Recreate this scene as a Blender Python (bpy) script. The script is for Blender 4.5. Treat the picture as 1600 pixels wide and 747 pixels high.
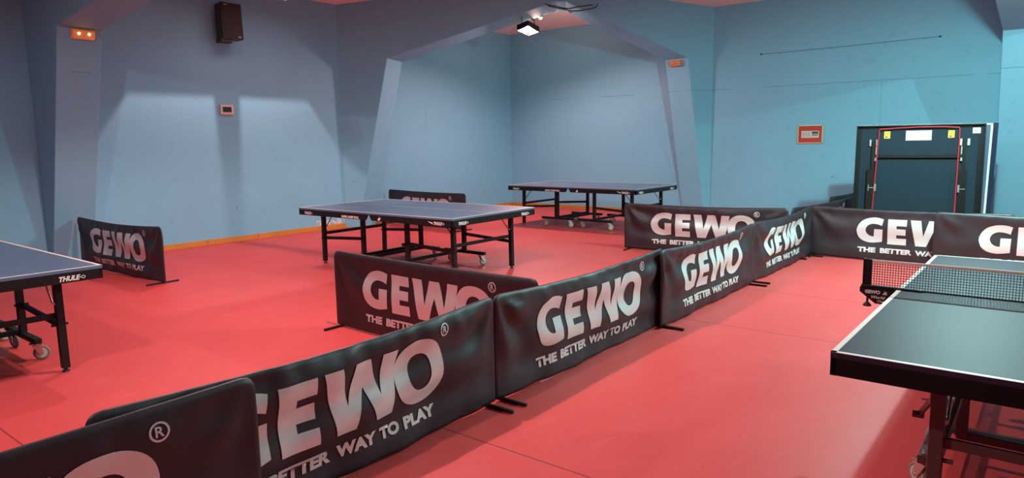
import bpy, bmesh, math, random
from mathutils import Vector, Matrix

for o in list(bpy.data.objects):
    bpy.data.objects.remove(o, do_unlink=True)
SC = bpy.context.scene
COL = SC.collection
R = math.radians

# ------------------------------------------------------------------ camera
F_PX, PITCH, ROLL, YAW, CAM_H = 1086.04, 0.139797, -0.0154707, R(38.6), 1.5845
cam_d = bpy.data.cameras.new('camera')
cam = bpy.data.objects.new('camera', cam_d)
COL.objects.link(cam)
cam_d.sensor_width = 36.0
cam_d.lens = F_PX / 1600.0 * 36.0
cam_d.clip_start = 0.05
cam_d.clip_end = 100
_f = Vector((-math.sin(YAW) * math.cos(PITCH), math.cos(YAW) * math.cos(PITCH), -math.sin(PITCH)))
_r = Vector((math.cos(YAW), math.sin(YAW), 0))
_u = _r.cross(_f)
_ri = _r * math.cos(ROLL) + _u * math.sin(ROLL)
_ui = -_r * math.sin(ROLL) + _u * math.cos(ROLL)
_m = Matrix((_ri, _ui, -_f)).transposed().to_4x4()
_m.translation = Vector((0, 0, CAM_H))
cam.matrix_world = _m
SC.camera = cam

# ------------------------------------------------------------------ world, exposure
wd = bpy.data.worlds.new('world')
SC.world = wd
wd.use_nodes = True
wd.node_tree.nodes['Background'].inputs[0].default_value = (0.02, 0.02, 0.025, 1)
wd.node_tree.nodes['Background'].inputs[1].default_value = 0.3
SC.view_settings.view_transform = 'Standard'
SC.view_settings.look = 'None'
SC.view_settings.exposure = -0.24
SC.view_settings.gamma = 1.0
SC.view_settings.use_curve_mapping = False
SC.cycles.max_bounces = 8
SC.cycles.diffuse_bounces = 5
SC.cycles.glossy_bounces = 4
SC.cycles.sample_clamp_indirect = 6.0
SC.cycles.use_denoising = True

# floodlights: name -> position, aim, watts, colour, half-opening along/across per depth, label
WARM = (1.0, 0.67, 0.66)
NEUTRAL = (1.0, 0.87, 0.92)
COOL = (0.54, 1.0, 0.98)
LAMPS = [
    dict(loc=(-8.41, 11.14, 3.74), aim=(0.22, -0.22, -1.0), spin=R(45), w=240, soft=0.04, glow=0.35, col=(1.0, 0.55, 0.55), hx=0.17, hy=0.125, dep=0.045, hang=3.97,
         label='floodlight glowing white under the diagonal portal beam'),
    dict(loc=(-9.50, 5.735, 4.08), aim=(0, 0, -1.0), spin=R(90), off=0.095, w=310, soft=0.008, glow=0.02, col=(1.0, 0.60, 0.60), hx=0.105, hy=0.20, dep=0.28, hang=4.33,  # added pair: the gap between their beams imitates the loudspeaker's shadow
         label='unseen floodlight added by the loudspeaker wall, the one nearer the pillar'),
    dict(loc=(-9.50, 6.495, 4.08), aim=(0, 0, -1.0), spin=R(90), off=-0.095, w=310, soft=0.008, glow=0.02, col=(1.0, 0.60, 0.60), hx=0.105, hy=0.20, dep=0.28, hang=4.33,  # other half of the added pair, source offset to leave that gap
         label='unseen floodlight added by the loudspeaker wall, the one nearer the diagonal portal'),
    dict(loc=(-4.00, 3.62, 3.54), aim=(0.0, 0.15, -1.0), spin=0, w=400, col=WARM, hx=0.22, hy=0.22, dep=0.085, hang=3.795,
         label='floodlight under the cross beam, over the line of barriers'),
    dict(loc=(-0.62, 8.00, 3.38), aim=(-0.06, 0.20, -1.0), spin=0, w=740, soft=0.05, col=COOL, glow=0.25, hx=0.22, hy=0.22, dep=0.040, hang=3.625,
         label='floodlight under the long beam, over the far end of the netted table'),
    dict(loc=(3.60, 8.80, 4.35), aim=(0.0, 0.0, -1.0), spin=0, w=540, col=COOL, glow=0.25, hx=0.24, hy=0.24, dep=0.068, hang=4.95,
         label='floodlight hanging from the ceiling beyond the netted table'),
    dict(loc=(-6.90, 3.62, 3.22), aim=(0.0, 0.0, -1.0), spin=0, w=150, col=WARM, hx=0.20, hy=0.20, dep=0.106, hang=3.41,
         label='floodlight under the cross beam, near the pillar'),
    dict(loc=(-3.20, -0.60, 4.55), aim=(0.0, 0.0, -1.0), spin=0, w=310, col=NEUTRAL, glow=0.14, hx=0.22, hy=0.22, dep=0.05, hang=5.12,  # lamp added out of view to brighten the pillar and the wall beside it
         label='unseen floodlight added under the ceiling to fill the camera side of the hall'),
]


# ------------------------------------------------------------------ node helpers
def mat(name, col, rough=0.5, metal=0.0, spec=0.5, emit=None, estr=0.0, noise=None, bump=None, coat=0.0, sheen=0.0):
    """noise=(scale, amount) mottles the colour; bump=(scale, strength)."""
    m = bpy.data.materials.new(name)
    m.use_nodes = True
    nt = m.node_tree
    b = nt.nodes['Principled BSDF']
    b.inputs['Base Color'].default_value = (*col, 1)
    b.inputs['Roughness'].default_value = rough
    b.inputs['Metallic'].default_value = metal
    b.inputs['Specular IOR Level'].default_value = spec
    if coat:
        b.inputs['Coat Weight'].default_value = coat
        b.inputs['Coat Roughness'].default_value = 0.15
    if sheen:
        b.inputs['Sheen Weight'].default_value = sheen
        b.inputs['Sheen Roughness'].default_value = 0.4
    if emit:
        b.inputs['Emission Color'].default_value = (*emit, 1)
        b.inputs['Emission Strength'].default_value = estr
    tc = nt.nodes.new('ShaderNodeTexCoord')
    if noise:
        n = nt.nodes.new('ShaderNodeTexNoise')
        n.inputs['Scale'].default_value = noise[0]
        n.inputs['Detail'].default_value = 6
        nt.links.new(tc.outputs['Object'], n.inputs['Vector'])
        mx = nt.nodes.new('ShaderNodeMix')
        mx.data_type = 'RGBA'
        nt.links.new(n.outputs['Fac'], mx.inputs['Factor'])
        a = noise[1]
        mx.inputs['A'].default_value = (*[c * (1 - a) for c in col], 1)
        mx.inputs['B'].default_value = (*[min(1, c * (1 + a)) for c in col], 1)
        nt.links.new(mx.outputs['Result'], b.inputs['Base Color'])
    if bump:
        n = nt.nodes.new('ShaderNodeTexNoise')
        n.inputs['Scale'].default_value = bump[0]
        n.inputs['Detail'].default_value = 5
        nt.links.new(tc.outputs['Object'], n.inputs['Vector'])
        bp = nt.nodes.new('ShaderNodeBump')
        bp.inputs['Strength'].default_value = bump[1]
        bp.inputs['Distance'].default_value = 0.01
        nt.links.new(n.outputs['Fac'], bp.inputs['Height'])
        nt.links.new(bp.outputs['Normal'], b.inputs['Normal'])
    return m


class NT:
    """tiny node-maths helper"""
    def __init__(s, m):
        s.t = m.node_tree

    def n(s, kind, **kw):
        o = s.t.nodes.new(kind)
        for k, v in kw.items():
            setattr(o, k, v)
        return o

    def math(s, op, a, b=None, c=None):
        o = s.n('ShaderNodeMath', operation=op)
        for i, v in enumerate((a, b, c)):
            if v is None:
                continue
            if isinstance(v, (int, float)):
                o.inputs[i].default_value = v
            else:
                s.t.links.new(v, o.inputs[i])
        return o.outputs[0]

    def band(s, v, c, w):           # 1 inside |v-c|<w
        return s.math('LESS_THAN', s.math('ABSOLUTE', s.math('SUBTRACT', v, c)), w)

    def noise(s, vec, scale, detail=5, rough=0.5):
        o = s.n('ShaderNodeTexNoise')
        o.inputs['Scale'].default_value = scale
        o.inputs['Detail'].default_value = detail
        o.inputs['Roughness'].default_value = rough
        s.t.links.new(vec, o.inputs['Vector'])
        return o.outputs['Fac']

    def mix(s, f, a, b):
        o = s.n('ShaderNodeMix', data_type='RGBA')
        for k, v in (('Factor', f), ('A', a), ('B', b)):
            if isinstance(v, tuple):
                o.inputs[k].default_value = (*v, 1)
            elif isinstance(v, (int, float)):
                o.inputs[k].default_value = v
            else:
                s.t.links.new(v, o.inputs[k])
        return o.outputs['Result']


def base_mat(name, rough, spec=0.5):
    m = bpy.data.materials.new(name)
    m.use_nodes = True
    h = NT(m)
    b = m.node_tree.nodes['Principled BSDF']
    b.inputs['Roughness'].default_value = rough
    b.inputs['Specular IOR Level'].default_value = spec
    geo = h.n('ShaderNodeNewGeometry')
    sep = h.n('ShaderNodeSeparateXYZ')
    m.node_tree.links.new(geo.outputs['Position'], sep.inputs[0])
    return m, h, b, geo.outputs['Position'], sep.outputs


def wall_paint():
    m, h, b, pos, (x, y, z) = base_mat('blue_wall_paint', 0.62, 0.35)
    L = m.node_tree.links
    n1 = h.noise(pos, 0.9, 4)
    n2 = h.noise(pos, 9, 6)
    c = h.mix(n1, (0.188, 0.458, 0.590), (0.220, 0.510, 0.650))
    c = h.mix(h.math('MULTIPLY', h.math('GREATER_THAN', n2, 0.66), 0.25), c, (0.15, 0.32, 0.42))
    # hairline joints between the wall boards
    broken = h.math('GREATER_THAN', h.noise(pos, 1.3, 2), 0.47)
    wob = h.math('MULTIPLY', h.math('SUBTRACT', h.noise(pos, 2.0, 3), 0.5), 0.02)
    j = h.math('MULTIPLY', h.band(h.math('ADD', z, wob), 2.525, 0.005), h.math('MULTIPLY', broken, h.math('GREATER_THAN', x, -10.2)))
    j2 = h.math('MULTIPLY', h.band(h.math('ADD', x, wob), -2.6, 0.003), h.math('MULTIPLY', h.band(z, 2.0, 0.55), h.math('GREATER_THAN', y, 13.4)))
    j3 = h.math('MULTIPLY', h.band(h.math('ADD', y, wob), 10.6, 0.003), h.band(z, 2.1, 0.35))
    j = h.math('MAXIMUM', j, h.math('MAXIMUM', j2, j3))
    c = h.mix(h.math('MULTIPLY', j, 0.55), c, (0.05, 0.12, 0.17))
    # small black scuffs
    sp = h.n('ShaderNodeTexVoronoi')
    sp.inputs['Scale'].default_value = 1.1
    L.new(pos, sp.inputs['Vector'])
    spots = h.math('LESS_THAN', sp.outputs['Distance'], 0.014)
    c = h.mix(h.math('MULTIPLY', spots, 0.8), c, (0.02, 0.05, 0.08))
    # flaked paint above the skirting on the long wall
    pz = h.band(z, 0.135, 0.05)
    py = h.band(y, 8.02, 0.32)
    px = h.math('LESS_THAN', x, -10.6)
    pk = h.math('MULTIPLY', h.math('MULTIPLY', pz, py), h.math('MULTIPLY', px, h.math('GREATER_THAN', h.noise(pos, 12, 4), 0.5)))
    c = h.mix(pk, c, (0.62, 0.6, 0.56))
    L.new(c, b.inputs['Base Color'])
    bp = h.n('ShaderNodeBump')
    bp.inputs['Strength'].default_value = 0.25
    bp.inputs['Distance'].default_value = 0.01
    L.new(h.math('ADD', h.math('MULTIPLY', h.noise(pos, 5, 6), 0.6), h.math('MULTIPLY', h.noise(pos, 60, 3), 0.15)), bp.inputs['Height'])
    L.new(bp.outputs['Normal'], b.inputs['Normal'])
    return m


def floor_mat():
    m, h, b, pos, (x, y, z) = base_mat('red_sports_vinyl', 0.42, 0.38)
    L = m.node_tree.links
    st = h.n('ShaderNodeMapping')
    st.inputs['Scale'].default_value = (1.0, 0.45, 1)
    L.new(pos, st.inputs['Vector'])
    n1 = h.noise(pos, 0.7, 3)
    n2 = h.noise(st.outputs[0], 7, 7, 0.65)
    c = h.mix(n1, (0.55, 0.062, 0.058), (0.63, 0.078, 0.072))
    c = h.mix(h.math('MULTIPLY', h.math('GREATER_THAN', n2, 0.58), 0.16), c, (0.50, 0.05, 0.055))
    c = h.mix(h.math('MULTIPLY', h.math('LESS_THAN', n2, 0.38), 0.14), c, (0.74, 0.16, 0.14))
    right = h.math('GREATER_THAN', x, -2.75)
    s = None
    for yy in (2.645, 5.64, 7.17):
        k = h.math('MULTIPLY', h.band(y, yy, 0.0045), right)
        s = k if s is None else h.math('MAXIMUM', s, k)
    s = h.math('MAXIMUM', s, h.math('MULTIPLY', h.band(y, 1.128, 0.004), h.math('LESS_THAN', x, -2.75)))
    c = h.mix(h.math('MULTIPLY', s, 0.8), c, (0.10, 0.015, 0.015))
    L.new(c, b.inputs['Base Color'])
    rg = h.math('ADD', 0.42, h.math('MULTIPLY', h.noise(st.outputs[0], 3, 5), 0.18))
    L.new(rg, b.inputs['Roughness'])
    bp = h.n('ShaderNodeBump')
    bp.inputs['Strength'].default_value = 0.12
    bp.inputs['Distance'].default_value = 0.01
    L.new(h.noise(pos, 3, 5), bp.inputs['Height'])
    L.new(bp.outputs['Normal'], b.inputs['Normal'])
    return m


M = dict(
    wall=wall_paint(), floor=floor_mat(),
    ceil=mat('cream_ceiling_paint', (0.94, 0.78, 0.70), 0.75, noise=(2, 0.08)),
    wood=mat('orange_wood', (0.55, 0.22, 0.035), 0.5, noise=(3, 0.25)),
    banner=mat('black_polyester', (0.026, 0.019, 0.023), 0.48, spec=0.5, bump=(220, 0.05)),
    print=mat('silver_print', (0.74, 0.77, 0.74), 0.36, metal=0.30, spec=0.5),
    black=mat('black_steel', (0.010, 0.009, 0.009), 0.42, spec=0.3, noise=(8, 0.2)),
    jet=mat('jet_black_steel', (0.005, 0.005, 0.005), 0.5, spec=0.2),
    brown=mat('dark_brown_steel', (0.085, 0.040, 0.036), 0.35, noise=(8, 0.15)),
    chrome=mat('zinc_plated_steel', (0.62, 0.60, 0.56), 0.3, metal=0.9),
    top=mat('blue_table_paint', (0.085, 0.160, 0.250), 0.34, spec=1.0, noise=(1.6, 0.10)),
    grey_top=mat('worn_grey_blue_table_paint', (0.042, 0.025, 0.046), 0.50, spec=0.10, noise=(3.0, 0.14)),
    under=mat('slate_underside', (0.012, 0.026, 0.038), 0.6, spec=0.15, noise=(2, 0.1)),
    navy=mat('navy_edge', (0.014, 0.030, 0.062), 0.35),
    line=mat('white_line_paint', (0.80, 0.77, 0.68), 0.45),
    logo=mat('white_lettering', (0.80, 0.76, 0.68), 0.5),
    rubber=mat('black_rubber', (0.015, 0.014, 0.014), 0.7),
    tyre=mat('grey_caster_rubber', (0.22, 0.20, 0.17), 0.6),
    hub=mat('pale_caster_hub', (0.55, 0.52, 0.45), 0.45),
    redrod=mat('red_painted_rod', (0.55, 0.025, 0.03), 0.35),
    yellow=mat('yellow_label', (0.80, 0.55, 0.02), 0.5),
    white=mat('white_label', (0.75, 0.68, 0.62), 0.55),
    ink=mat('dark_ink', (0.04, 0.035, 0.035), 0.6),
    plastic=mat('cream_plastic', (0.72, 0.50, 0.42), 0.4),
    screen=mat('dark_display', (0.025, 0.022, 0.022), 0.25),
    spk=mat('black_speaker_cabinet', (0.022, 0.018, 0.018), 0.55),
    grille=mat('speaker_grille', (0.014, 0.012, 0.012), 0.7, bump=(300, 0.4)),
    frame_w=mat('pale_wood_frame', (0.72, 0.55, 0.25), 0.45),
    redcard=mat('red_card_mount', (0.50, 0.045, 0.03), 0.6),
    paper=mat('newsprint', (0.62, 0.58, 0.50), 0.7),
    netm=mat('black_net_cord', (0.012, 0.016, 0.020), 0.6),
    tape=mat('white_net_tape', (0.80, 0.68, 0.55), 0.6),
    amber=mat('amber_lens', (0.60, 0.20, 0.07), 0.35),
    amber_lit=mat('amber_lens_lit', (0.75, 0.34, 0.16), 0.35, emit=(1.0, 0.22, 0.04), estr=0.18),
    bulb=mat('amber_bulb_lit', (1, 0.6, 0.2), 0.3, emit=(1.0, 0.55, 0.14), estr=9.0),
    tube=mat('halogen_tube_lit', (1, 1, 0.95), 0.3, emit=(1.0, 1.0, 0.92), estr=40.0),
    reflector=mat('bright_reflector', (0.92, 0.92, 0.88), 0.35, metal=0.3),
    cable=mat('dark_grey_cable', (0.05, 0.045, 0.05), 0.6),
    stick=mat('pale_badge', (0.6, 0.58, 0.56), 0.4),
)


# ------------------------------------------------------------------ mesh helpers
class MB:
    """collects shapes, then links them as ONE mesh object"""
    def __init__(s):
        s.bm = bmesh.new()
        s.mi = 0

    def _set(s, faces):
        for f in faces:
            f.material_index = s.mi

    def box(s, c, d, rot=None, bev=0.0):
        b = bmesh.new()
        bmesh.ops.create_cube(b, size=1.0)
        for v in b.verts:
            v.co = Vector((v.co.x * d[0], v.co.y * d[1], v.co.z * d[2]))
        if bev > 0:
            bmesh.ops.bevel(b, geom=list(b.edges), offset=min(bev, min(d) * 0.45), segments=2, affect='EDGES', profile=0.5)
        mtx = Matrix.Translation(Vector(c)) @ (rot.to_4x4() if rot else Matrix())
        bmesh.ops.transform(b, matrix=mtx, verts=b.verts)
        s._merge(b)
        return s

    def _merge(s, b):
        for f in b.faces:
            f.material_index = s.mi
        me = bpy.data.meshes.new('tmp')
        b.to_mesh(me)
        b.free()
        s.bm.from_mesh(me)
        bpy.data.meshes.remove(me)

    def bar(s, a, b, w, h=None, bev=0.004, up=(0, 0, 1)):
        """rectangular bar from a to b, w across, h along up"""
        a, b = Vector(a), Vector(b)
        h = h or w
        d = b - a
        z = d.normalized()
        u = Vector(up)
        if abs(z.dot(u)) > 0.98:
            u = Vector((0, 1, 0))
        x = u.cross(z).normalized()
        y = z.cross(x)
        rot = Matrix((x, y, z)).transposed()
        return s.box((a + b) / 2, (w, h, d.length), rot, bev)

    def cyl(s, a, b, r, r2=None, n=14):
        a, b = Vector(a), Vector(b)
        d = b - a
        q = bmesh.new()
        bmesh.ops.create_cone(q, cap_ends=True, segments=n, radius1=r, radius2=r if r2 is None else r2, depth=d.length)
        mtx = Matrix.Translation((a + b) / 2) @ d.to_track_quat('Z', 'Y').to_matrix().to_4x4()
        bmesh.ops.transform(q, matrix=mtx, verts=q.verts)
        s._merge(q)
        return s

    def tube(s, pts, r, n=8):
        """round tube through the points"""
        pts = [Vector(p) for p in pts]
        rings = []
        for i, p in enumerate(pts):
            t = (pts[min(i + 1, len(pts) - 1)] - pts[max(i - 1, 0)]).normalized()
            ref = Vector((0, 0, 1)) if abs(t.z) < 0.9 else Vector((1, 0, 0))
            x = t.cross(ref).normalized()
            y = t.cross(x)
            rings.append([s.bm.verts.new(p + (x * math.cos(k * 2 * math.pi / n) + y * math.sin(k * 2 * math.pi / n)) * r) for k in range(n)])
        for A, B in zip(rings, rings[1:]):
            for k in range(n):
                s.bm.faces.new((A[k], A[(k + 1) % n], B[(k + 1) % n], B[k])).material_index = s.mi
        for e in (rings[0][::-1], rings[-1]):
            s.bm.faces.new(e).material_index = s.mi
        return s

    def poly(s, pts):
        f = s.bm.faces.new([s.bm.verts.new(Vector(p)) for p in pts])
        f.material_index = s.mi
        return s

    def prism(s, pts, off):
        """extrude polygon pts by vector off"""
        off = Vector(off)
        A = [s.bm.verts.new(Vector(p)) for p in pts]
        B = [s.bm.verts.new(Vector(p) + off) for p in pts]
        n = len(pts)
        fs = [s.bm.faces.new(A[::-1]), s.bm.faces.new(B)]
        for i in range(n):
            fs.append(s.bm.faces.new((A[i], A[(i + 1) % n], B[(i + 1) % n], B[i])))
        s._set(fs)
        return s

    def ring(s, c, r, rt, axis=(0, 1, 0), n=20, m=8):
        """torus"""
        c = Vector(c)
        ax = Vector(axis).normalized()
        ref = Vector((0, 0, 1)) if abs(ax.z) < 0.9 else Vector((1, 0, 0))
        x = ax.cross(ref).normalized()
        y = ax.cross(x)
        g = []
        for i in range(n):
            a = i * 2 * math.pi / n
            d = x * math.cos(a) + y * math.sin(a)
            g.append([s.bm.verts.new(c + d * (r + rt * math.cos(k * 2 * math.pi / m)) + ax * rt * math.sin(k * 2 * math.pi / m)) for k in range(m)])
        for i in range(n):
            for k in range(m):
                s.bm.faces.new((g[i][k], g[(i + 1) % n][k], g[(i + 1) % n][(k + 1) % m], g[i][(k + 1) % m])).material_index = s.mi
        return s

    def build(s, name, mats, parent=None, smooth=False, loc=None):
        bmesh.ops.recalc_face_normals(s.bm, faces=s.bm.faces)
        me = bpy.data.meshes.new(name)
        s.bm.to_mesh(me)
        s.bm.free()
        for m_ in (mats if isinstance(mats, (list, tuple)) else [mats]):
            me.materials.append(m_)
        o = bpy.data.objects.new(name, me)
        COL.objects.link(o)
        if parent:
            o.parent = parent
        if loc:
            o.location = loc
        if smooth:
            for p in me.polygons:
                p.use_smooth = True
        return o


def tag(o, label, cat, group=None):
    o['label'] = label
    o['category'] = cat
    if group:
        o['group'] = group
    return o


def thing(name, label, cat, loc=(0, 0, 0), rz=0.0, group=None):
    o = bpy.data.objects.new(name, None)
    COL.objects.link(o)
    o.empty_display_size = 0.1
    o.location = loc
    o.rotation_euler = (0, 0, rz)
    return tag(o, label, cat, group)


def struct(o):
    o['kind'] = 'structure'
    return o


def copy_tree(o, parent=None):
    c = o.copy()
    COL.objects.link(c)
    if parent:
        c.parent = parent
    for ch in list(o.children):
        copy_tree(ch, c)
    return c


def curve_mesh(cu):
    """2D curve or text datablock -> (verts2d, faces)"""
    o = bpy.data.objects.new('tmp', cu)
    COL.objects.link(o)
    dg = bpy.context.evaluated_depsgraph_get()
    me = o.evaluated_get(dg).to_mesh()
    v = [(p.co.x, p.co.y) for p in me.vertices]
    f = [tuple(p.vertices) for p in me.polygons]
    o.evaluated_get(dg).to_mesh_clear()
    bpy.data.objects.remove(o, do_unlink=True)
    bpy.data.curves.remove(cu)
    return v, f


def outline_mesh(loops):
    cu = bpy.data.curves.new('outline', 'CURVE')
    cu.dimensions = '2D'
    cu.fill_mode = 'BOTH'
    for lp in loops:
        sp = cu.splines.new('POLY')
        sp.points.add(len(lp) - 1)
        for p, q in zip(sp.points, lp):
            p.co = (q[0], q[1], 0, 1)
        sp.use_cyclic_u = True
    return curve_mesh(cu)


def text_mesh(txt, x0, x1, z0, z1, bold=0.0, shear=0.0):
    """text stretched to fill the box"""
    cu = bpy.data.curves.new('text', 'FONT')
    cu.body = txt
    cu.offset = bold
    cu.shear = shear
    cu.fill_mode = 'BOTH'
    cu.resolution_u = 4
    v, f = curve_mesh(cu)
    xs = [p[0] for p in v]
    ys = [p[1] for p in v]
    a, b, c, d = min(xs), max(xs), min(ys), max(ys)
    return [(x0 + (p[0] - a) / (b - a) * (x1 - x0), z0 + (p[1] - c) / (d - c) * (z1 - z0)) for p in v], f


def merge2d(parts):
    V, F = [], []
    for v, f in parts:
        k = len(V)
        V += v
        F += [tuple(i + k for i in q) for q in f]
    return V, F


def smooth_run(pts, n=4):
    """Catmull-Rom through an open run of points"""
    out = []
    P = [pts[0]] + list(pts) + [pts[-1]]
    for i in range(1, len(P) - 2):
        p0, p1, p2, p3 = P[i - 1], P[i], P[i + 1], P[i + 2]
        for k in range(n):
            t = k / n
            out.append(tuple(0.5 * (2 * p1[j] + (p2[j] - p0[j]) * t + (2 * p0[j] - 5 * p1[j] + 4 * p2[j] - p3[j]) * t * t + (3 * p1[j] - p0[j] - 3 * p2[j] + p3[j]) * t ** 3) for j in (0, 1)))
    out.append(tuple(pts[-1]))
    return out


# ------------------------------------------------------------------ the room
XA, YE, XR, YF = -10.75, 13.5, 9.5, -6.3        # wall planes
EAVE, SLOPE = 4.12, 0.18


def roof_z(x, y):
    return EAVE + SLOPE * min(x - XA, YE - y, XR - x, y - YF)


def room():
    T = 0.2
    struct(MB().box(((XA + XR) / 2, (YE + YF) / 2, -0.05), (XR - XA + 2 * T, YE - YF + 2 * T, 0.1)).build('floor', M['floor']))
    h = 4.6
    struct(MB().box((XA - T / 2, (YE + YF) / 2, h / 2), (T, YE - YF, h)).build('wall_left', M['wall']))
    struct(MB().box(((XA + XR) / 2, YE + T / 2, h / 2), (XR - XA + 2 * T, T, h)).build('wall_back', M['wall']))
    struct(MB().box((XR + T / 2, (YE + YF) / 2, h / 2), (T, YE - YF, h)).build('wall_right', M['wall']))
    struct(MB().box(((XA + XR) / 2, YF - T / 2, h / 2), (XR - XA + 2 * T, T, h)).build('wall_front', M['wall']))
    b = MB()
    cx, cy = (XA + XR) / 2, (YE + YF) / 2
    d = min(XR - XA, YE - YF) / 2
    zt = EAVE + SLOPE * d
    A, B, C_, D = (XA, YF), (XR, YF), (XR, YE), (XA, YE)
    e1, e2 = (XA + d, cy), (XR - d, cy)
    for f in ([A, B, e2, e1], [B, C_, e2], [C_, D, e1, e2], [D, A, e1]):
        b.poly([(p[0], p[1], zt if p in (e1, e2) else EAVE) for p in f])
    o = b.build('ceiling', M['ceil'])
    md = o.modifiers.new('thick', 'SOLIDIFY')
    md.thickness = 0.12
    md.offset = -1 if o.data.polygons[0].normal.z < 0 else 1
    struct(o)
    # orange wooden skirting boards in short lengths
    b = MB()
    for y0, y1 in ((3.9, 5.6), (5.605, 6.5), (6.505, 8.35), (9.0, 11.0), (11.005, 13.48)):
        b.box((XA + 0.009, (y0 + y1) / 2, 0.043), (0.018, y1 - y0, 0.086), bev=0.003)
    struct(b.build('baseboard_left', M['wood']))
    b = MB()
    for x0, x1 in ((-10.73, -9.0), (-8.995, -6.3)):
        b.box(((x0 + x1) / 2, YE - 0.009, 0.043), (x1 - x0, 0.018, 0.086), bev=0.003)
    struct(b.build('baseboard_back', M['wood']))


def loft(name, front, back):
    """solid between two matching closed outlines"""
    b = MB()
    n = len(front)
    A = [b.bm.verts.new(Vector(p)) for p in front]
    B = [b.bm.verts.new(Vector(p)) for p in back]
    for i in range(n):
        b.bm.faces.new((A[i], A[(i + 1) % n], B[(i + 1) % n], B[i]))
    b.bm.faces.new(A)
    b.bm.faces.new(B[::-1])
    o = b.build(name, M['wall'])
    bv = o.modifiers.new('arris', 'BEVEL')
    bv.width = 0.012
    bv.segments = 2
    bv.limit_method = 'ANGLE'
    return struct(o)


S2 = math.sqrt(0.5)


def diag(k, s, z):
    """point on the diagonal plane x - y = k"""
    q = s / S2
    return ((q + k) / 2, (q - k) / 2, z)


def portals():
    k, dk = -19.13, 0.56
    top = 5.0
    # opening of the diagonal portal, left foot -> left spring -> apex -> right spring -> right foot
    o1 = [(-1.450, -0.02), (-0.780, 3.157), (2.43, 4.205), (2.62, 4.205), (5.050, 3.157), (5.460, -0.02)]
    o2 = [(-1.150, -0.02), (-0.520, 3.130), (2.50, 4.090), (2.70, 4.090), (4.720, 3.150), (5.150, -0.02)]
    L1, R1 = -1.72, 5.60
    fr = [diag(k, L1, -0.02)] + [diag(k, *p) for p in o1] + [diag(k, R1, -0.02), diag(k, R1, 4.25), diag(k, 1.94, top), diag(k, L1, 4.25)]
    L2, R2 = L1 + dk * S2, R1 - dk * S2
    L2, R2 = -1.40, 5.36
    bk = [diag(k - dk, L2, -0.02)] + [diag(k - dk, *p) for p in o2] + [diag(k - dk, R2, -0.02), diag(k - dk, R2, 4.25), diag(k - dk, 1.94, top), diag(k - dk, L2, 4.25)]
    loft('trim_1', fr, bk)
    # frames square to the walls, crossing at the middle of the hall
    ya, yb = 3.37, 3.88
    mx = (XA + XR) / 2

    def half(a0, a1, mid):
        return [(a0, -0.02), (a0 + 0.08, -0.02)]

    pts = [(XA - .02, -0.02), (-10.63, -0.02), (-9.655, 3.045), (mx, 4.25), (8.405, 3.045), (9.38, -0.02), (XR + .02, -0.02), (XR + .02, 4.2), (mx, 6.0), (XA - .02, 4.2)]
    loft('trim_2', [(p[0], ya, p[1]) for p in pts], [(p[0], yb, p[1]) for p in pts])
    my = (YE + YF) / 2
    pts = [(YE + .02, -0.02), (13.38, -0.02), (12.405, 3.045), (my, 4.25), (-5.2, 3.045), (-6.18, -0.02), (YF - .02, -0.02), (YF - .02, 4.2), (my, 6.0), (YE + .02, 4.2)]
    loft('trim_3', [(-0.87, p[0], p[1]) for p in pts], [(-0.37, p[0], p[1]) for p in pts])


room()
portals()


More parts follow.
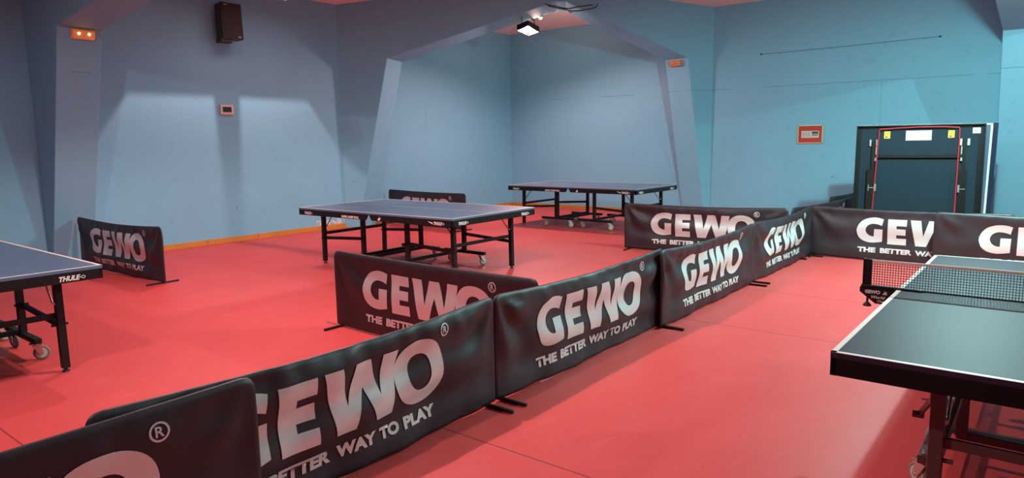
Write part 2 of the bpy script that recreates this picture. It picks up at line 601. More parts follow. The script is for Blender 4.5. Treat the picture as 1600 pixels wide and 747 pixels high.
# ------------------------------------------------------------------ floodlights
def floodlight(loc, aim, spin, w, col, hx, hy, dep, hang, label, glow=0.08, soft=0.02, off=0.0):
    t = thing('floodlight', label, 'floodlight', loc, 0, 'floodlights under the roof')
    q = Vector(aim).normalized().to_track_quat('-Z', 'Y') @ Matrix.Rotation(spin, 3, 'Z').to_quaternion()
    t.rotation_mode = 'QUATERNION'
    t.rotation_quaternion = q
    th = 0.012
    X, Y, D = hx + th, hy + th, dep + 0.04           # source plane at z=0, mouth at z=-dep
    b = MB()
    b.box((0, 0, 0.055), (2 * X, 2 * Y, 0.03), bev=0.006)
    zc = (0.04 - dep) / 2
    for sx in (-1, 1):
        b.box((sx * (hx + th / 2), 0, zc), (th, 2 * Y, D))
    for sy in (-1, 1):
        b.box((0, sy * (hy + th / 2), zc), (2 * X, th, D))
    for i in range(5):
        b.box((-hx * 0.7 + i * hx * 0.35, 0, 0.083), (0.006, 1.6 * hy, 0.026))
    b.build('housing', M['black'], t)
    r = MB()
    r.box((0, 0, 0.036), (2 * hx - .004, 2 * hy - .004, 0.004))
    r.build('reflector', M['reflector'], t)
    MB().cyl((-hx * 0.6, 0, 0.024), (hx * 0.6, 0, 0.024), 0.006).build('lamp_tube', M['tube'], t)
    # yoke: hinge at both ends, arms up to the roof
    inv = q.inverted()
    br = MB()
    up = inv @ Vector((0, 0, 1))
    hgt = hang - loc[2]
    tops = []
    for sx in (-1, 1):
        a = Vector((sx * (X + 0.014), 0, 0.0))
        tp = a + up * hgt
        tops.append(tp)
        br.bar(a - up * 0.02, tp, 0.012, 0.03, bev=0.002)
        br.cyl(a - Vector((0.012, 0, 0)), a + Vector((0.012, 0, 0)), 0.02)
    br.bar(tops[0], tops[1], 0.03, 0.012, bev=0.002)
    br.build('bracket', M['black'], t)
    ld = bpy.data.lights.new('floodlight_beam', 'POINT')
    ld.energy = w
    ld.color = col
    ld.shadow_soft_size = soft
    lo = bpy.data.objects.new('floodlight_beam', ld)
    COL.objects.link(lo)
    lo.parent = t
    lo.location = (off, 0, -0.004)
    # area light added below the mouth to lift the upper walls
    gd = bpy.data.lights.new('floodlight_wall_fill', 'AREA')
    gd.shape = 'RECTANGLE'
    gd.size, gd.size_y = 2 * hx, 2 * hy
    gd.energy = w * glow
    gd.color = col
    go = bpy.data.objects.new('floodlight_wall_fill', gd)
    COL.objects.link(go)
    go.parent = t
    go.location = (0, 0, -dep - 0.006)
    return t


for L_ in LAMPS:
    floodlight(**L_)


# ------------------------------------------------------------------ lettering of the barriers
def px(pts):
    return [(0.40 + (p[0] - 158) * 0.000783, 0.545 - (p[1] - 95) * 0.00079) for p in pts]


def glyphs():
    G = px(smooth_run([(550, 105), (480, 86), (410, 82), (330, 95), (250, 130), (190, 195), (160, 270), (160, 325), (188, 405), (240, 455), (310, 482), (385, 490), (450, 484), (535, 468)])
           + [(540, 268), (415, 268)]
           + smooth_run([(412, 388), (385, 388), (345, 375), (310, 345), (289, 300), (292, 265), (305, 235), (335, 205), (380, 186), (430, 185), (480, 193), (528, 210)]))
    E = px([(612, 98), (880, 98), (880, 200), (738, 200), (738, 248), (868, 248), (868, 345), (738, 345), (738, 398), (880, 398), (880, 500), (612, 500)])
    W = px([(930, 98), (1072, 98), (1112, 345), (1180, 98), (1314, 98), (1382, 345), (1422, 98), (1562, 98), (1484, 500), (1334, 500), (1247, 262), (1160, 500), (1010, 500)])

    def ell(cx, cz, a, b, n=44, e=2.3):
        out = []
        for i in range(n):
            t = i * 2 * math.pi / n
            c, s = math.cos(t), math.sin(t)
            out.append((cx + a * math.copysign(abs(c) ** (2 / e), c), cz + b * math.copysign(abs(s) ** (2 / e), s)))
        return out
    parts = [outline_mesh([G]), outline_mesh([E]), outline_mesh([W]),
             outline_mesh([ell(1.655, 0.385, 0.183, 0.172), ell(1.655, 0.385, 0.082, 0.095)]),
             outline_mesh([ell(1.845, 0.575, 0.037, 0.037, 28, 2), ell(1.845, 0.575, 0.029, 0.029, 28, 2)]),
             text_mesh('R', 1.830, 1.862, 0.556, 0.595, 0.02)]
    for w, a, b in (('THE', 0.42, 0.63), ('BETTER', 0.68, 1.035), ('WAY', 1.07, 1.32), ('TO', 1.345, 1.485), ('PLAY', 1.52, 1.775)):
        parts.append(text_mesh(w, a, b, 0.108, 0.172, 0.055))
    V, F = merge2d(parts)
    # slice along a fine grid so the print can follow the folds
    bm = bmesh.new()
    vs = [bm.verts.new((p[0], 0, p[1])) for p in V]
    for f in F:
        try:
            bm.faces.new([vs[i] for i in f])
        except ValueError:
            pass
    for i in range(1, 80):
        bmesh.ops.bisect_plane(bm, geom=bm.verts[:] + bm.edges[:] + bm.faces[:], plane_co=(i * 0.0265, 0, 0), plane_no=(1, 0, 0), dist=1e-5)
    for i in range(1, 26):
        bmesh.ops.bisect_plane(bm, geom=bm.verts[:] + bm.edges[:] + bm.faces[:], plane_co=(0, 0, i * 0.0275), plane_no=(0, 0, 1), dist=1e-5)
    bm.verts.index_update()
    V = [(v.co.x, v.co.z) for v in bm.verts]
    F = [tuple(v.index for v in f.verts) for f in bm.faces]
    bm.free()
    return V, F


PRINT = glyphs()
BW, BH, BT = 2.238, 0.674, 0.013


def folds(seed, amp):
    rnd = random.Random(seed)
    ph = [rnd.uniform(0, 6.28) for _ in range(8)]
    k1 = rnd.uniform(2.9, 3.8)
    tilt = rnd.uniform(-1.4, 1.4)
    sag = rnd.uniform(0.018, 0.032)

    def d(u, z):
        e = min(u, BW - u)
        we = min(1.0, max(0.0, e / 0.25))
        wt = min(1.0, max(0.0, (BH - z) / 0.10))
        v = 0.0095 * min(1.0, 0.35 + z / 0.3) * math.sin(2 * math.pi * (z * k1 + 0.25 * tilt * u) + ph[0] + 0.7 * math.sin(u * 2.1 + ph[1])) * we
        v += 0.006 * math.sin(2 * math.pi * (u * 1.25 + z * 0.9) + ph[2]) * we
        v += 0.003 * math.sin(2 * math.pi * (u * 3.3 - z * 1.6) + ph[3]) * we
        for cu_, s in ((0.0, 1), (BW, -1)):            # tension folds running out of the top corners
            du, dz = s * (u - cu_), BH - z
            r = math.hypot(du, dz)
            if r > 1e-4:
                an = math.atan2(dz, du)
                v += (0.016 if s > 0 else 0.009) * math.sin(9.0 * an + ph[4 + (s > 0)]) * min(1, r / 0.22) * math.exp(-(r / 0.55) ** 2)
        hem = math.exp(-((BH - 0.07 - z) / 0.06) ** 2)
        v += 0.0035 * hem * we * (math.sin(2 * math.pi * u * 5.3 + ph[6]) + 0.6 * math.sin(2 * math.pi * u * 8.1 + ph[7]))
        return amp * v * wt

    def top(u):                                        # fabric edge: rounded corners, slight sag
        r = 0.055
        e = min(u, BW - u)
        z = BH - amp * sag * math.sin(math.pi * u / BW)
        if e < r:
            z -= r - math.sqrt(max(0, r * r - (r - e) ** 2))
        return z

    def bot(u):
        e = min(u, BW - u)
        return 0.022 - 0.010 * min(1, e / 0.3) + 0.003 * math.sin(u * 5 + ph[6]) * min(1, e / 0.3)
    return d, top, bot


def barrier(x, y, deg, label, seed, amp=1.0, shift=0.0, printed=True, group='black lettered court barriers', scale=1.0, squeeze=1.0):
    t = thing('court_barrier', label, 'barrier', (x, y, 0), R(deg), group)
    t.scale = (scale, scale, scale)
    d, top, bot = folds(seed, amp)
    NU, NZ = 112, 24
    b = MB()
    bm = b.bm
    us = [0, 0.004, 0.014, 0.028] + [BW * i / NU for i in range(3, NU - 2)] + [BW - 0.028, BW - 0.014, BW - 0.004, BW]
    cols = []
    for u in us:
        zt, zb = top(u), bot(u)
        e = min(u, BW - u)
        hw = BT * min(1.0, math.sqrt(max(0.02, 1 - (1 - min(1, e / 0.014)) ** 2)))
        F_, B_ = [], []
        for j in range(NZ + 1):
            z = zb + (zt - zb) * j / NZ
            dd = d(u, z)
            g = hw * (0.55 if j == NZ else 1.0)
            F_.append(bm.verts.new((u, dd - g, z - (0.004 if j == NZ else 0))))
            B_.append(bm.verts.new((u, dd + g, z - (0.004 if j == NZ else 0))))
        T_ = bm.verts.new((u, d(u, zt), zt + 0.001))
        cols.append((F_, B_, T_))
    for (F1, B1, T1), (F2, B2, T2) in zip(cols, cols[1:]):
        for j in range(NZ):
            bm.faces.new((F1[j], F2[j], F2[j + 1], F1[j + 1]))
            bm.faces.new((B2[j], B1[j], B1[j + 1], B2[j + 1]))
        bm.faces.new((F1[-1], F2[-1], T2, T1))
        bm.faces.new((T1, T2, B2[-1], B1[-1]))
        bm.faces.new((B1[0], B2[0], F2[0], F1[0]))
    for (F1, B1, T1), rev in ((cols[0], False), (cols[-1], True)):
        for j in range(NZ):
            f = (B1[j], F1[j], F1[j + 1], B1[j + 1])
            bm.faces.new(f[::-1] if rev else f)
        bm.faces.new((B1[-1], F1[-1], T1))
    b.build('banner', M['banner'], t, smooth=True)
    if printed:
        V, F = PRINT
        p = MB()
        us_ = [1.115 + (q[0] - 1.115) * squeeze + shift for q in V]
        vs = [p.bm.verts.new((u, d(u, q[1]) - BT - 0.0042, q[1])) for u, q in zip(us_, V)]
        for f in F:
            try:
                p.bm.faces.new([vs[i] for i in f])
            except ValueError:
                pass
        o = p.build('lettering', M['print'], t, smooth=True)
        o['label'] = 'silver printed lettering'
    for u in (0.065, BW - 0.065):
        f = MB()
        f.bar((u, -0.19, 0.011), (u, 0.19, 0.011), 0.022, 0.018, bev=0.003)
        f.cyl((u, 0, 0.012), (u, 0, 0.10), 0.009)
        f.build('foot_bar', M['black'], t)
    return t


barrier(-2.494, 1.46 - BW - 0.01, 90, 'black barrier nearest the camera, showing only a single large letter and ring mark', 11, 0.55)
barrier(-2.590, 0.863, 91.0, 'black barrier of the long row with its first letters hidden behind another barrier', 22, 1.35, shift=-0.03, squeeze=0.95)
barrier(-2.630, 3.105, 90.1, 'black barrier in the middle of the long row with the largest complete slogan', 5, 1.25)
barrier(-2.584, 5.205, 90.6, 'black barrier of the long row, overlapping the end of the largest complete slogan', 41, 1.3)
barrier(-2.624, 7.470, 90.2, 'black barrier at the far end of the long row, touching the corner', 57, 1.4)
barrier(-2.655, 9.730, 0, 'black barrier crossing behind the net, with three letters in view', 63, 0.8, shift=0.19)
barrier(-1.190, 9.520, 0.5, 'black barrier beyond the net, overlapping the cross row, two letters in view', 74, 0.6, shift=0.05, scale=1.012)
barrier(-4.930, 3.700, -1.3, 'black barrier standing alone on the floor in front of the middle table', 88, 0.45)
barrier(-4.990, 8.890, 8.4, 'black barrier partly covering the farthest table', 97, 1.0)
barrier(-10.345, 3.623, 1.7, 'black barrier standing alone against the foot of the pillar', 103, 1.2)
barrier(-10.58, 9.33, -4.5, 'black barrier half hidden behind the top of the middle table', 118, 0.5)
barrier(-2.752, 9.275, 84.3, 'black barrier behind the cross row, running towards the folded table', 123, 1.0)
barrier(-2.790, 11.24, 88.0, 'plain black barrier beside the folded table, its unprinted side showing', 131, 0.8, printed=False)


# ------------------------------------------------------------------ table tennis tables
TL, TW, TH = 1.37, 0.7625, 0.76


def flat(V, F, place, parent, name, m, lab=None):
    b = MB()
    vs = [b.bm.verts.new(place(*q)) for q in V]
    for f in F:
        try:
            b.bm.faces.new([vs[i] for i in f])
        except ValueError:
            pass
    bmesh.ops.recalc_face_normals(b.bm, faces=b.bm.faces)
    return b.build(name, m, parent)


def word_logo():
    """slanted five-letter word with a bar through it and a small ring"""
    parts = [text_mesh('THULE', 0.0, 0.20, 0.0, 0.042, 0.05, 0.30)]
    n = 18
    o = [(0.228 + 0.020 * math.cos(i * 2 * math.pi / n), 0.020 + 0.013 * math.sin(i * 2 * math.pi / n)) for i in range(n)]
    i_ = [(0.228 + 0.014 * math.cos(i * 2 * math.pi / n), 0.020 + 0.008 * math.sin(i * 2 * math.pi / n)) for i in range(n)]
    parts.append(outline_mesh([o, i_]))
    parts.append(outline_mesh([[(0.19, 0.017), (0.212, 0.017), (0.212, 0.023), (0.19, 0.023)]]))
    return merge2d(parts)


LOGO = word_logo()
LOGO = ([(p[0] * 0.66, p[1] * 0.86 + 0.004) for p in LOGO[0]], LOGO[1])
SWOOSH = outline_mesh([[(-0.085, 0.040), (-0.01, 0.030), (0.0, 0.010), (-0.03, 0.018)]])
CHEAP = text_mesh('SUPER CHESP ROLL', 0.0, 0.33, 0.0, 0.030, 0.05, 0.15)
MARK = outline_mesh([[(0, 0), (0.03, 0.0), (0.045, 0.018), (0.06, 0.03), (0.04, 0.028), (0.032, 0.05), (0.024, 0.026), (0.006, 0.024)]])


def caster(parent, u, v, z_top, heading):
    """swivel caster: plate and fork, wheel as sub-part"""
    c = MB()
    c.box((0, 0, z_top - 0.004), (0.085, 0.06, 0.006), bev=0.001)
    c.cyl((0, 0, z_top - 0.02), (0, 0, z_top - 0.004), 0.020)
    for s in (-1, 1):
        c.prism([(-0.028, s * 0.022, z_top - 0.016), (0.030, s * 0.022, z_top - 0.016), (0.044, s * 0.022, 0.046), (0.018, s * 0.022, 0.046)], (0, s * 0.003, 0))
    c.cyl((0.030, -0.028, 0.056), (0.030, 0.028, 0.056), 0.007)
    c.cyl((-0.018, 0.0, z_top - 0.002), (-0.018, 0, z_top + 0.006), 0.008)
    o = c.build('caster', M['chrome'], parent, loc=(u, v, 0))
    o.rotation_euler = (0, 0, heading)
    w = MB()
    w.mi = 0
    w.ring((0.030, 0, 0.056), 0.045, 0.011, n=26)
    w.mi = 1
    w.cyl((0.030, -0.012, 0.056), (0.030, 0.012, 0.056), 0.038, n=24)
    w.mi = 0
    w.cyl((0.030, -0.014, 0.056), (0.030, 0.014, 0.056), 0.012, n=12)
    w.build('wheel', [M['tyre'], M['hub']], o, smooth=False)
    return o


def make_table(label, steel, logos, legv=0.53, heading=0.6, top=None):
    t = thing('table_tennis_table', label, 'table', group='table tennis tables')
    AP = 0.082
    top = top or M['top']
    for s in (-1, 1):
        def P(u, v, z, s=s):
            return Vector((s * u, v, z))
        g = 0.003
        # half top with its painted lines
        b = MB()
        u0, u1 = g, TL
        b.box((s * (u0 + u1) / 2, 0, TH - 0.011), (u1 - u0, 2 * TW, 0.022), bev=0.0015)
        b.mi = 1
        zz, hh = TH + 0.0002, 0.0012
        for sv in (-1, 1):
            b.box((s * (u0 + u1) / 2, sv * (TW - 0.0105), zz), (u1 - u0, 0.021, hh))
        b.box((s * (u1 - 0.0105), 0, zz), (0.021, 2 * TW, hh))
        b.box((s * (u0 + u1) / 2, 0, zz), (u1 - u0, 0.004, hh))
        b.build('tabletop', [top, M['line']], t)
        # steel apron, cut at a slant beside the net line
        a = MB()
        zt = TH - 0.0225
        ins = 0.001
        for sv in (-1, 1):
            yv = sv * (TW - ins)
            a.prism([P(0.012, yv, zt), P(TL - ins, yv, zt), P(TL - ins, yv, zt - AP + .012), P(0.055, yv, zt - AP + .012)], (0, -sv * 0.022, 0))
        a.box((s * (TL - ins - 0.011), 0, zt - (AP - .012) / 2), (0.022, 2 * (TW - ins), AP - .012), bev=0.002)
        a.build('apron', M['black'] if logos else M['jet'], t)
        # outer legs with levelling feet
        for sv in (-1, 1):
            lg = MB()
            lg.bar(P(1.175, sv * legv, 0.028), P(1.165, sv * legv, zt), 0.05, 0.05)
            l_ = lg.build('leg', steel, t)
            fp = MB()
            fp.cyl(P(1.175, sv * legv, 0.010), P(1.175, sv * legv, 0.032), 0.009)
            fp.cyl(P(1.175, sv * legv, 0.0), P(1.175, sv * legv, 0.014), 0.026, 0.020)
            fp.build('foot_pad', M['rubber'], l_)
            # inner leg on the wheel carriage
            lg = MB()
            lg.bar(P(0.40, sv * (legv - 0.02), 0.172), P(0.40, sv * (legv - 0.02), zt), 0.05, 0.05)
            lg.build('leg', steel, t)
            br = MB()
            br.cyl(P(1.145, sv * (legv - .03), 0.50), P(0.96, sv * (legv - .03), zt - 0.01), 0.006)
            br.cyl(P(1.145, sv * legv, 0.50), P(1.175, sv * (legv - .03), 0.50), 0.010)
            br.build('brace', M['chrome'] if sv > 0 else steel, t)
            wb = MB()
            wb.bar(P(0.06, sv * 0.50, 0.155), P(0.76, sv * 0.50, 0.155), 0.05, 0.04)
            wb.build('wheel_bar', steel, t)
            caster(t, s * 0.70, sv * 0.50, 0.135, heading + 0.5 * s + 0.2 * sv)
            caster(t, s * 0.14, sv * 0.50, 0.135, heading - 0.7 * s + 0.4 * sv)
            cb = MB()
            cb.bar(P(0.425, sv * (legv - 0.01), 0.385), P(1.148, sv * (legv - 0.01), 0.345), 0.026, 0.04)
            cb.cyl(P(1.17, sv * (legv - .06), 0.345), P(1.17, sv * (legv + .045), 0.345), 0.009)
            cb.cyl(P(0.40, sv * (legv - .06), 0.385), P(0.40, sv * (legv + .035), 0.385), 0.009)
            cb.build('side_rail', steel, t)
        if not logos:                            # plated fittings of the netted table
            for sv in (-1, 1):
                for uu in (0.70, 0.14):
                    pl_ = MB()
                    pl_.box(P(uu, sv * 0.50, 0.178), (0.13, 0.046, 0.005), bev=0.001)
                    pl_.cyl(P(uu + 0.03, sv * 0.50, 0.178), P(uu + 0.03, sv * 0.50, 0.196), 0.012, 0.007)
                    pl_.build('plate', M['chrome'], t)
                hk = MB()
                hk.box(P(1.165, sv * (legv + 0.055), zt - AP + .008), (0.04, 0.075, 0.005), bev=0.001)
                hk.box(P(1.165, sv * (legv + 0.029), zt - AP - .04), (0.04, 0.005, 0.10), bev=0.001)
                for dz in (0.03, 0.085):
                    hk.cyl(P(1.165, sv * (legv + 0.02), zt - AP - dz), P(1.165, sv * (legv + 0.058), zt - AP - dz), 0.004)
                hk.build('leg_bracket', M['chrome'], t)
                lv = MB()
                lv.bar(P(1.135, sv * (legv + 0.03), 0.56), P(1.05, sv * (legv + 0.075), 0.47), 0.012, 0.024)
                lv.cyl(P(1.05, sv * (legv + 0.06), 0.465), P(1.05, sv * (legv + 0.10), 0.465), 0.014)
                lv.build('lock_lever', steel, t)
        cb = MB()
        cb.bar(P(1.150, -legv, 0.41), P(1.150, legv, 0.41), 0.024, 0.04)
        cb.build('crossbar', steel, t)
        cb = MB()
        cb.bar(P(0.40, -legv, 0.175), P(0.40, legv, 0.175), 0.035, 0.04)
        cb.build('crossbar', steel, t)
        cb = MB()
        cb.bar(P(0.30, -0.50, 0.155), P(0.30, 0.50, 0.155), 0.035, 0.035)
        cb.build('crossbar', steel, t)
    if logos:
        zb = TH - 0.085
        e = 0.0012
        f_long = lambda u0: (lambda a, z: Vector((u0 + a, -(TW + e - .001), zb + z)))
        b_long = lambda u0: (lambda a, z: Vector((u0 - a, (TW + e - .001), zb + z)))
        f_end = lambda v0: (lambda a, z: Vector((TL + e - .001, v0 + a, zb + z)))
        b_end = lambda v0: (lambda a, z: Vector((-TL - e + .001, v0 - a, zb + z)))
        pr = [(LOGO, f_long(-1.25)), (CHEAP, f_long(-0.50)), (MARK, f_long(0.17)), (LOGO, f_long(1.09)), (SWOOSH, f_long(1.08)),
              (LOGO, b_long(1.25)), (CHEAP, b_long(0.50)), (LOGO, b_long(-1.09)),
              (LOGO, f_end(-0.66)), (LOGO, f_end(0.485)), (LOGO, b_end(0.66)), (LOGO, b_end(-0.485))]
        for (V, F), pl in pr:
            flat(V, F, pl, t, 'maker_lettering', M['logo'])
    return t


tb = make_table('blue table tennis table in the middle of the room, behind the barrier across the floor', M['black'], True)
tb.location = (-6.553, 6.188, 0)
tb.rotation_euler = (0, 0, R(0.8))
t2 = copy_tree(tb)
t2['label'] = 'blue table tennis table farthest away, in the corner under the floodlight'
t2.location = (-6.932, 11.065, 0)
t2.rotation_euler = (0, 0, R(-0.5))
t3 = copy_tree(tb)
t3['label'] = 'blue table tennis table by the pillar, only one corner with a leg in view'
t3.location = (-6.687, 1.232, 0)
t3.rotation_euler = (0, 0, R(-0.3))
t4 = make_table('blue table tennis table with a net, on the open side of the barrier row', M['brown'], False, legv=0.415, heading=1.2, top=M['grey_top'])
t4.location = (0.094, 4.167, 0)
t4.rotation_euler = (0, 0, R(90.2))


# net across the table on the open side
def net():
    t = thing('table_tennis_net', 'black mesh net with white top tape clamped across the blue table', 'net', (0.094, 4.167, TH), R(0.2))
    HW, H = 0.915, 0.1525
    b = MB()
    n = 140
    for i in range(n + 1):
        x = -HW + 0.01 + (2 * HW - 0.02) * i / n
        b.box((x, 0, H / 2), (0.0026, 0.0022, H - 0.008))
    for j in range(11):
        z = 0.006 + j * (H - 0.016) / 10
        b.box((0, 0, z), (2 * HW - 0.02, 0.0022, 0.0026))
    b.box((0, 0, 0.004), (2 * HW - 0.02, 0.004, 0.008))
    b.build('net_mesh', M['netm'], t)
    b = MB()
    b.box((0, 0, H - 0.007), (2 * HW - 0.012, 0.010, 0.015), bev=0.003)
    b.build('net_tape', M['tape'], t)
    for s in (-1, 1):
        b = MB()
        b.box((s * (HW - 0.002), 0, H / 2), (0.042, 0.016, H + 0.004), bev=0.003)
        b.box((s * (HW + 0.016), 0, H / 2 + .004), (0.008, 0.024, H), bev=0.002)
        b.build('net_post', M['black'], t)
        b = MB()
        b.prism([(s * 0.945, -0.016, -0.002), (s * 0.945, -0.016, -0.028), (s * 0.865, -0.016, -0.088), (s * 0.770, -0.016, -0.088), (s * 0.770, -0.016, -0.002)], (0, 0.022, 0))
        b.box((s * 0.80, -0.005, 0.006), (0.28, 0.030, 0.012), bev=0.003)
        b.box((s * 0.675, -0.005, 0.006), (0.07, 0.034, 0.010), bev=0.004)
        c = b.build('clamp', M['black'], t)
        k = MB()
        k.cyl((s * 0.905, -0.01, -0.060), (s * 0.905, -0.01, -0.085), 0.006)
        k.cyl((s * 0.905, -0.01, -0.085), (s * 0.905, -0.01, -0.100), 0.010, 0.022)
        k.cyl((s * 0.905, -0.01, -0.106), (s * 0.905, -0.01, -0.100), 0.022)
        k.build('knob', M['rubber'], c)
        if s < 0:
            pl = lambda a, z: Vector((a, -0.0172, z))
            V, F = merge2d([text_mesh('GEWO', -0.918, -0.842, -0.034, -0.014, 0.06), text_mesh('World', -0.885, -0.815, -0.060, -0.044, 0.03, 0.35),
                            text_mesh('Cup', -0.855, -0.815, -0.082, -0.066, 0.03, 0.35),
                            outline_mesh([[(-0.834, -0.034), (-0.806, -0.034), (-0.812, -0.026), (-0.806, -0.016), (-0.815, -0.022), (-0.820, -0.012), (-0.824, -0.026)]])])
            flat(V, F, pl, c, 'clamp_lettering', M['logo'])
    return t


net()


# folded table standing upright by the end wall
def folded():
    t = thing('folded_table', 'folded blue table standing upright by the wall, red rod on its underside', 'table',
              (-1.685, 11.35, 0), R(10), 'table tennis tables')
    W, Z1, Hh = 1.545, 1.725, 1.37
    lean = 0.085
    z0 = Z1 - Hh

    def P(a, h, o=0.0):           # a from the middle, h down from the top, o towards the viewer
        return Vector((a, -0.20 - lean * h - o, Z1 - h))
    nx = Vector((0, -1, lean)).normalized()

    def slab(b, a0, a1, h0, h1, o0, o1):
        b.prism([P(a0, h0, o0), P(a1, h0, o0), P(a1, h1, o0), P(a0, h1, o0)], nx * (o1 - o0))
    hw = W / 2
    b = MB()
    slab(b, -hw + .002, hw - .002, 0, Hh, -0.022, 0.0)
    b.mi = 1
    slab(b, hw - 0.002, hw + 0.0, 0, Hh, -0.022, 0.0)
    slab(b, -hw, hw, -0.001, 0.002, -0.024, 0.0)
    b.build('half_top', [M['under'], M['line']], t)
    b = MB()
    for a0, a1, h0, h1 in ((-hw, -hw + .065, 0.004, Hh), (hw - .075, hw, 0.004, Hh), (-hw, hw, 0.004, 0.045)):
        slab(b, a0, a1, h0, h1, 0.0015, 0.012)
    for a0, a1, h0, h1 in ((-hw, -hw + .018, 0.004, Hh), (hw - .018, hw, 0.004, Hh), (-hw, hw, 0.004, 0.022)):
        slab(b, a0, a1, h0, h1, 0.0015, 0.05)
    b.build('apron', M['jet'], t)
    # far half: leaning the other way, playing face and edge seen beside the near one
    f = MB()

    def Q(a, h, o):
        return Vector((a + 0.165, 0.10 + lean * h + o, Z1 + 0.004 - h))
    ny = Vector((0, 1, lean)).normalized()

    def slab2(b_, a0, a1, h0, h1, o0, o1):
        b_.prism([Q(a0, h0, o0), Q(a1, h0, o0), Q(a1, h1, o0), Q(a0, h1, o0)], ny * (o1 - o0))
    slab2(f, -hw, hw - 0.056, 0, Hh, 0, 0.022)
    f.mi = 1
    slab2(f, hw - 0.082, hw - 0.055, -.001, Hh, -0.0012, 0.0)
    slab2(f, -hw, hw - 0.055, 0, 0.022, -0.0012, 0.0)
    f.build('half_top', [M['top'], M['line']], t)
    a2 = MB()
    slab2(a2, hw - 0.0555, hw + 0.005, 0.0, Hh, 0.003, 0.06)
    slab2(a2, -hw, hw + 0.004, 0.004, 0.022, 0.024, 0.06)
    a2.build('apron', M['navy'], t)
    # legs folded flat on the underside
    for s in (-1, 1):
        b = MB()
        ax = s * 0.545
        slab(b, ax - .021, ax + .021, 0.22, 0.63, 0.014, 0.045)
        slab(b, ax - .045 - (0.02 if s < 0 else 0), ax + .045 - (0.02 if s < 0 else 0), 0.62, Hh, 0.014, 0.055)
        lg = b.build('leg', M['jet'], t)
        for q in ((ax - .055, ax - .033, 0.20, 0.29, 0.012, 0.03), (ax + .028, ax + .057, 0.20, 0.29, 0.012, 0.03),
                  (ax - s * 0.034 - .006, ax - s * 0.034 + .006, 0.30, 0.44, 0.03, 0.042), (ax - s * 0.032 - .012, ax - s * 0.032 + .012, 0.43, 0.50, 0.012, 0.044),
                  (ax - .045, ax - .036, 0.83, 0.92, 0.056, 0.066), (ax - .037, ax + .03, 0.868, 0.880, 0.056, 0.066),
                  (ax - s * .045 - .012, ax - s * .045 + .012, 0.82, 0.92, 0.056, 0.068)):
            b = MB()
            slab(b, *q)
            b.build('bracket', M['chrome'], lg)
        y = MB()
        c0 = s * 0.385
        slab(y, c0 - .038, c0 + .038, 0.085, 0.185, 0.0002, 0.0016)
        y.mi = 1
        slab(y, c0 - .022, c0 + .004, 0.155, 0.172, 0.0016, 0.0022)
        for k in range(3):
            slab(y, c0 - .028, c0 + .028, 0.097 + k * .016, 0.101 + k * .016, 0.0016, 0.0022)
        yo = y.build('warning_label', [M['yellow'], M['ink']], t)
        yo['label'] = 'yellow warning label'
    b = MB()
    slab(b, -0.53, 0.53, 0.41, 0.455, 0.02, 0.045)
    b.build('crossbar', M['jet'], t)
    b = MB()
    rod = [P(-0.525, Hh - .02, .06), P(-0.492, 0.20, .05), P(-0.485, 0.075, .05), P(-0.482, 0.055, .05), P(-0.30, 0.042, .05), P(0.0, 0.032, .05), P(0.30, 0.036, .05), P(0.468, 0.045, .05), P(0.474, 0.065, .05), P(0.478, 0.20, .05), P(0.470, Hh - .02, .06)]
    b.tube(rod, 0.008)
    ro = b.build('rod', M['redrod'], t)
    ro['label'] = 'bent red rod'
    b = MB()
    slab(b, -0.155, 0.155, 0.080, 0.215, 0.0002, 0.0016)
    b.mi = 1
    rnd = random.Random(4)
    for r_ in range(2):
        for k in range(9):
            a0 = -0.13 + k * 0.03
            slab(b, a0, a0 + rnd.uniform(.006, .018), 0.092 + r_ * 0.03, 0.096 + r_ * .03, 0.0016, 0.0021)
    b.build('label_plate', [M['white'], M['ink']], t)
    b = MB()
    slab(b, 0.625, 0.715, 0.055, 0.130, 0.0125, 0.0138)
    b.mi = 1
    for r_ in range(3):
        slab(b, 0.640, 0.70, 0.068 + r_ * 0.018, 0.073 + r_ * .018, 0.0138, 0.0143)
    b.build('label_plate', [M['white'], M['ink']], t)
    # wheel carriage under both halves
    b = MB()
    for s in (-1, 1):
        b.bar((s * 0.5, -0.36, 0.155), (s * 0.5, 0.34, 0.155), 0.05, 0.04)
        b.bar((s * 0.5, -0.30, 0.14), (s * 0.5, -0.30, 0.40), 0.04, 0.04)
        b.bar((s * 0.5, 0.24, 0.14), (s * 0.5, 0.24, 0.40), 0.04, 0.04)
    b.bar((-0.5, 0, 0.155), (0.5, 0, 0.155), 0.04, 0.035)
    b.build('wheel_frame', M['black'], t)
    for s in (-1, 1):
        for v in (-0.30, 0.28):
            caster(t, s * 0.5, v, 0.135, 0.4 * s)
    return t


folded()


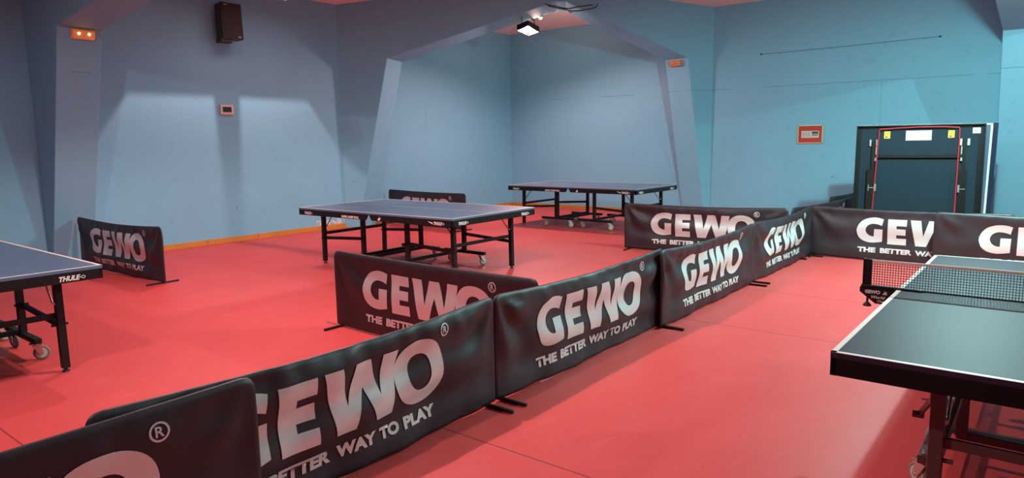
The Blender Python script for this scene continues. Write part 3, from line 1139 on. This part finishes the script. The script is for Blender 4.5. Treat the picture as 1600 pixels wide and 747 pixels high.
# ------------------------------------------------------------------ things on the walls and beams
def loudspeaker():
    t = thing('wall_loudspeaker', 'black loudspeaker box hung high on the wall above the thermostat', 'loudspeaker', (XA, 6.10, 3.51))
    b = MB()
    x0, x1 = 0.13, 0.33
    b.prism([(x0, -0.16, -0.25), (x0, 0.16, -0.25), (x0, 0.16, 0.26), (x0, -0.16, 0.26)], (0.02, 0, 0))
    b.prism([(x0, -0.16, 0.26), (x1, -0.17, 0.28), (x1 + .03, -0.17, -0.27), (x0, -0.16, -0.27)], (0, 0.34, 0))
    b.box((x0 + .12, -0.10, -0.295), (0.16, 0.19, 0.07), bev=0.006)
    b.build('cabinet', M['spk'], t)
    b = MB()
    b.prism([(x1 + .002, -0.155, 0.265), (x1 + .002, 0.155, 0.265), (x1 + .0305, 0.155, -0.255), (x1 + .0305, -0.155, -0.255)], (0.008, 0, 0.001))
    b.build('grille', M['grille'], t)
    b = MB()
    b.box((x1 + .0385, 0.10, -0.235), (0.004, 0.045, 0.014))
    b.box((x1 + .012, -0.10, 0.245), (0.004, 0.05, 0.010))
    b.build('badge', M['stick'], t)
    b = MB()
    b.box((0.008, 0, 0), (0.014, 0.12, 0.20), bev=0.003)
    b.bar((0.01, 0, 0.02), (0.14, 0, 0.02), 0.05)
    b.build('bracket', M['black'], t)


def thermostat():
    t = thing('thermostat', 'pale rounded thermostat box with a dark display on the wall', 'thermostat', (XA, 6.09, 2.158))
    b = MB()
    b.box((0.018, 0, 0), (0.036, 0.232, 0.165), bev=0.022)
    b.build('case', M['plastic'], t, smooth=False)
    b = MB()
    b.box((0.0365, -0.004, 0.004), (0.003, 0.15, 0.085), bev=0.001)
    b.build('display', M['screen'], t)


def picture():
    t = thing('framed_clipping', 'small framed newspaper cutting on a red mount on the teal wall', 'picture', (-3.738, YE, 1.625))
    w, h, d = 0.44, 0.33, 0.025
    b = MB()
    for s in (-1, 1):
        b.box((s * (w / 2 - .008), -d / 2, 0), (0.016, d, h), bev=0.003)
        b.box((0, -d / 2, s * (h / 2 - .008)), (w, d, 0.016), bev=0.003)
    b.build('picture_frame', M['frame_w'], t)
    MB().box((0, -0.008, 0), (w - .03, 0.008, h - .03)).build('mount_card', M['redcard'], t)
    b = MB()
    b.box((0.0, -0.0128, 0.0), (0.305, 0.0016, 0.125))
    b.mi = 1
    rnd = random.Random(9)
    b.box((0.085, -0.0138, 0.012), (0.105, 0.0012, 0.075))
    for c in range(3):
        for r_ in range(6):
            b.box((-0.115 + c * 0.047, -0.0138, 0.035 - r_ * 0.014), (rnd.uniform(.026, .038), 0.0008, 0.004))
    b.mi = 2
    for k in range(5):
        b.box((0.045 + k * 0.02, -0.0146, -0.005 + 0.008 * (k % 2)), (0.010, 0.001, 0.034))
    b.build('cutting', [M['paper'], M['ink'], M['stick']], t)


def emergency(loc, normal_deg, lit, tilt, label):
    t = thing('emergency_light', label, 'emergency light', loc, 0, 'emergency lights on the portal legs')
    t.rotation_euler = (0, R(tilt), R(normal_deg))
    b = MB()
    b.box((0.012, 0, 0), (0.024, 0.27, 0.125), bev=0.004)
    b.build('back_plate', M['plastic'], t)
    b = MB()
    b.box((0.045, 0, 0), (0.05, 0.255, 0.115), bev=0.010)
    b.build('lens', M['amber_lit'] if lit else M['amber'], t)
    for s in (-1, 1):
        b = MB()
        q = bmesh.new()
        bmesh.ops.create_uvsphere(q, u_segments=12, v_segments=8, radius=0.016)
        bmesh.ops.translate(q, verts=q.verts, vec=(0.070, s * 0.058, 0.012))
        b._merge(q)
        b.build('bulb', M['bulb'] if lit else M['stick'], t, smooth=True)


loudspeaker()
thermostat()
picture()
emergency((-9.695, 3.655, 2.985), 0, True, 17, 'lit orange emergency light at the top of the pillar')
emergency((*diag(-19.13 - 0.30, 4.90, 0)[:2], 3.075), 265, False, 8, 'unlit orange emergency light at the top of the portal leg')

# thin wire stretched between two hooks on the teal wall
t = thing('wall_wire_cord', 'thin dark wire stretched between two hooks across the teal wall', 'wire', (-3.23, YE, 3.15))
b = MB()
b.tube([(-1.45, -0.012, -0.012), (-0.7, -0.012, -0.010), (0, -0.012, -0.004), (0.7, -0.012, 0.008), (1.45, -0.012, 0.018)], 0.003, 6)
b.build('wire', M['cable'], t)
for x, z in ((-1.45, -0.012), (1.45, 0.018)):
    b = MB()
    b.cyl((x, 0, z), (x, -0.02, z), 0.008)
    b.ring((x, -0.02, z), 0.012, 0.004, n=12, m=6)
    b.build('hook', M['black'], t)

# loose cables under the apex of the diagonal portal
t = thing('hanging_cord', 'dark loose cables drooping under the apex of the diagonal portal', 'cable', (0, 0, 0))
kk = -18.98
for pts in ([(2.20, 4.13), (2.38, 4.10), (2.62, 4.055), (2.85, 4.09), (3.12, 4.125)],
            [(2.26, 4.10), (2.45, 4.06), (2.60, 4.035), (2.70, 4.01), (2.85, 4.015), (3.06, 4.05), (3.18, 4.085), (3.21, 4.14)]):
    b = MB()
    b.tube([diag(kk, *p) for p in smooth_run(pts, 4)], 0.011, 8)
    b.build('cable', M['cable'], t, smooth=True)
b = MB()
b.ring(diag(kk, 2.69, 4.00), 0.022, 0.007, axis=(1, -1, 0), n=14, m=6)
b.build('cable_tie', M['cable'], t)

# small warm lamp behind the beam, next to the floodlight
t = thing('ceiling_lamp', 'tiny warm lamp glowing on the beam beside the white floodlight', 'lamp', (*diag(-19.78, 2.20, 0)[:2], 3.985))
b = MB()
b.cyl((0, 0, 0.0), (0, 0, 0.05), 0.05, 0.04)
b.build('lamp_base', M['plastic'], t)
b = MB()
q = bmesh.new()
bmesh.ops.create_uvsphere(q, u_segments=14, v_segments=8, radius=0.038)
b._merge(q)
b.build('bulb', M['bulb'], t, smooth=True)

ld = bpy.data.lights.new('ceiling_fill', 'POINT')  # point light added away from the bulb to brighten the corner ceiling
ld.energy = 30
ld.color = (1.0, 0.60, 0.48)
ld.shadow_soft_size = 0.04
lo = bpy.data.objects.new('ceiling_fill', ld)
COL.objects.link(lo)
lo.parent = t
lo.location = (-0.12, 0.12, -0.12)
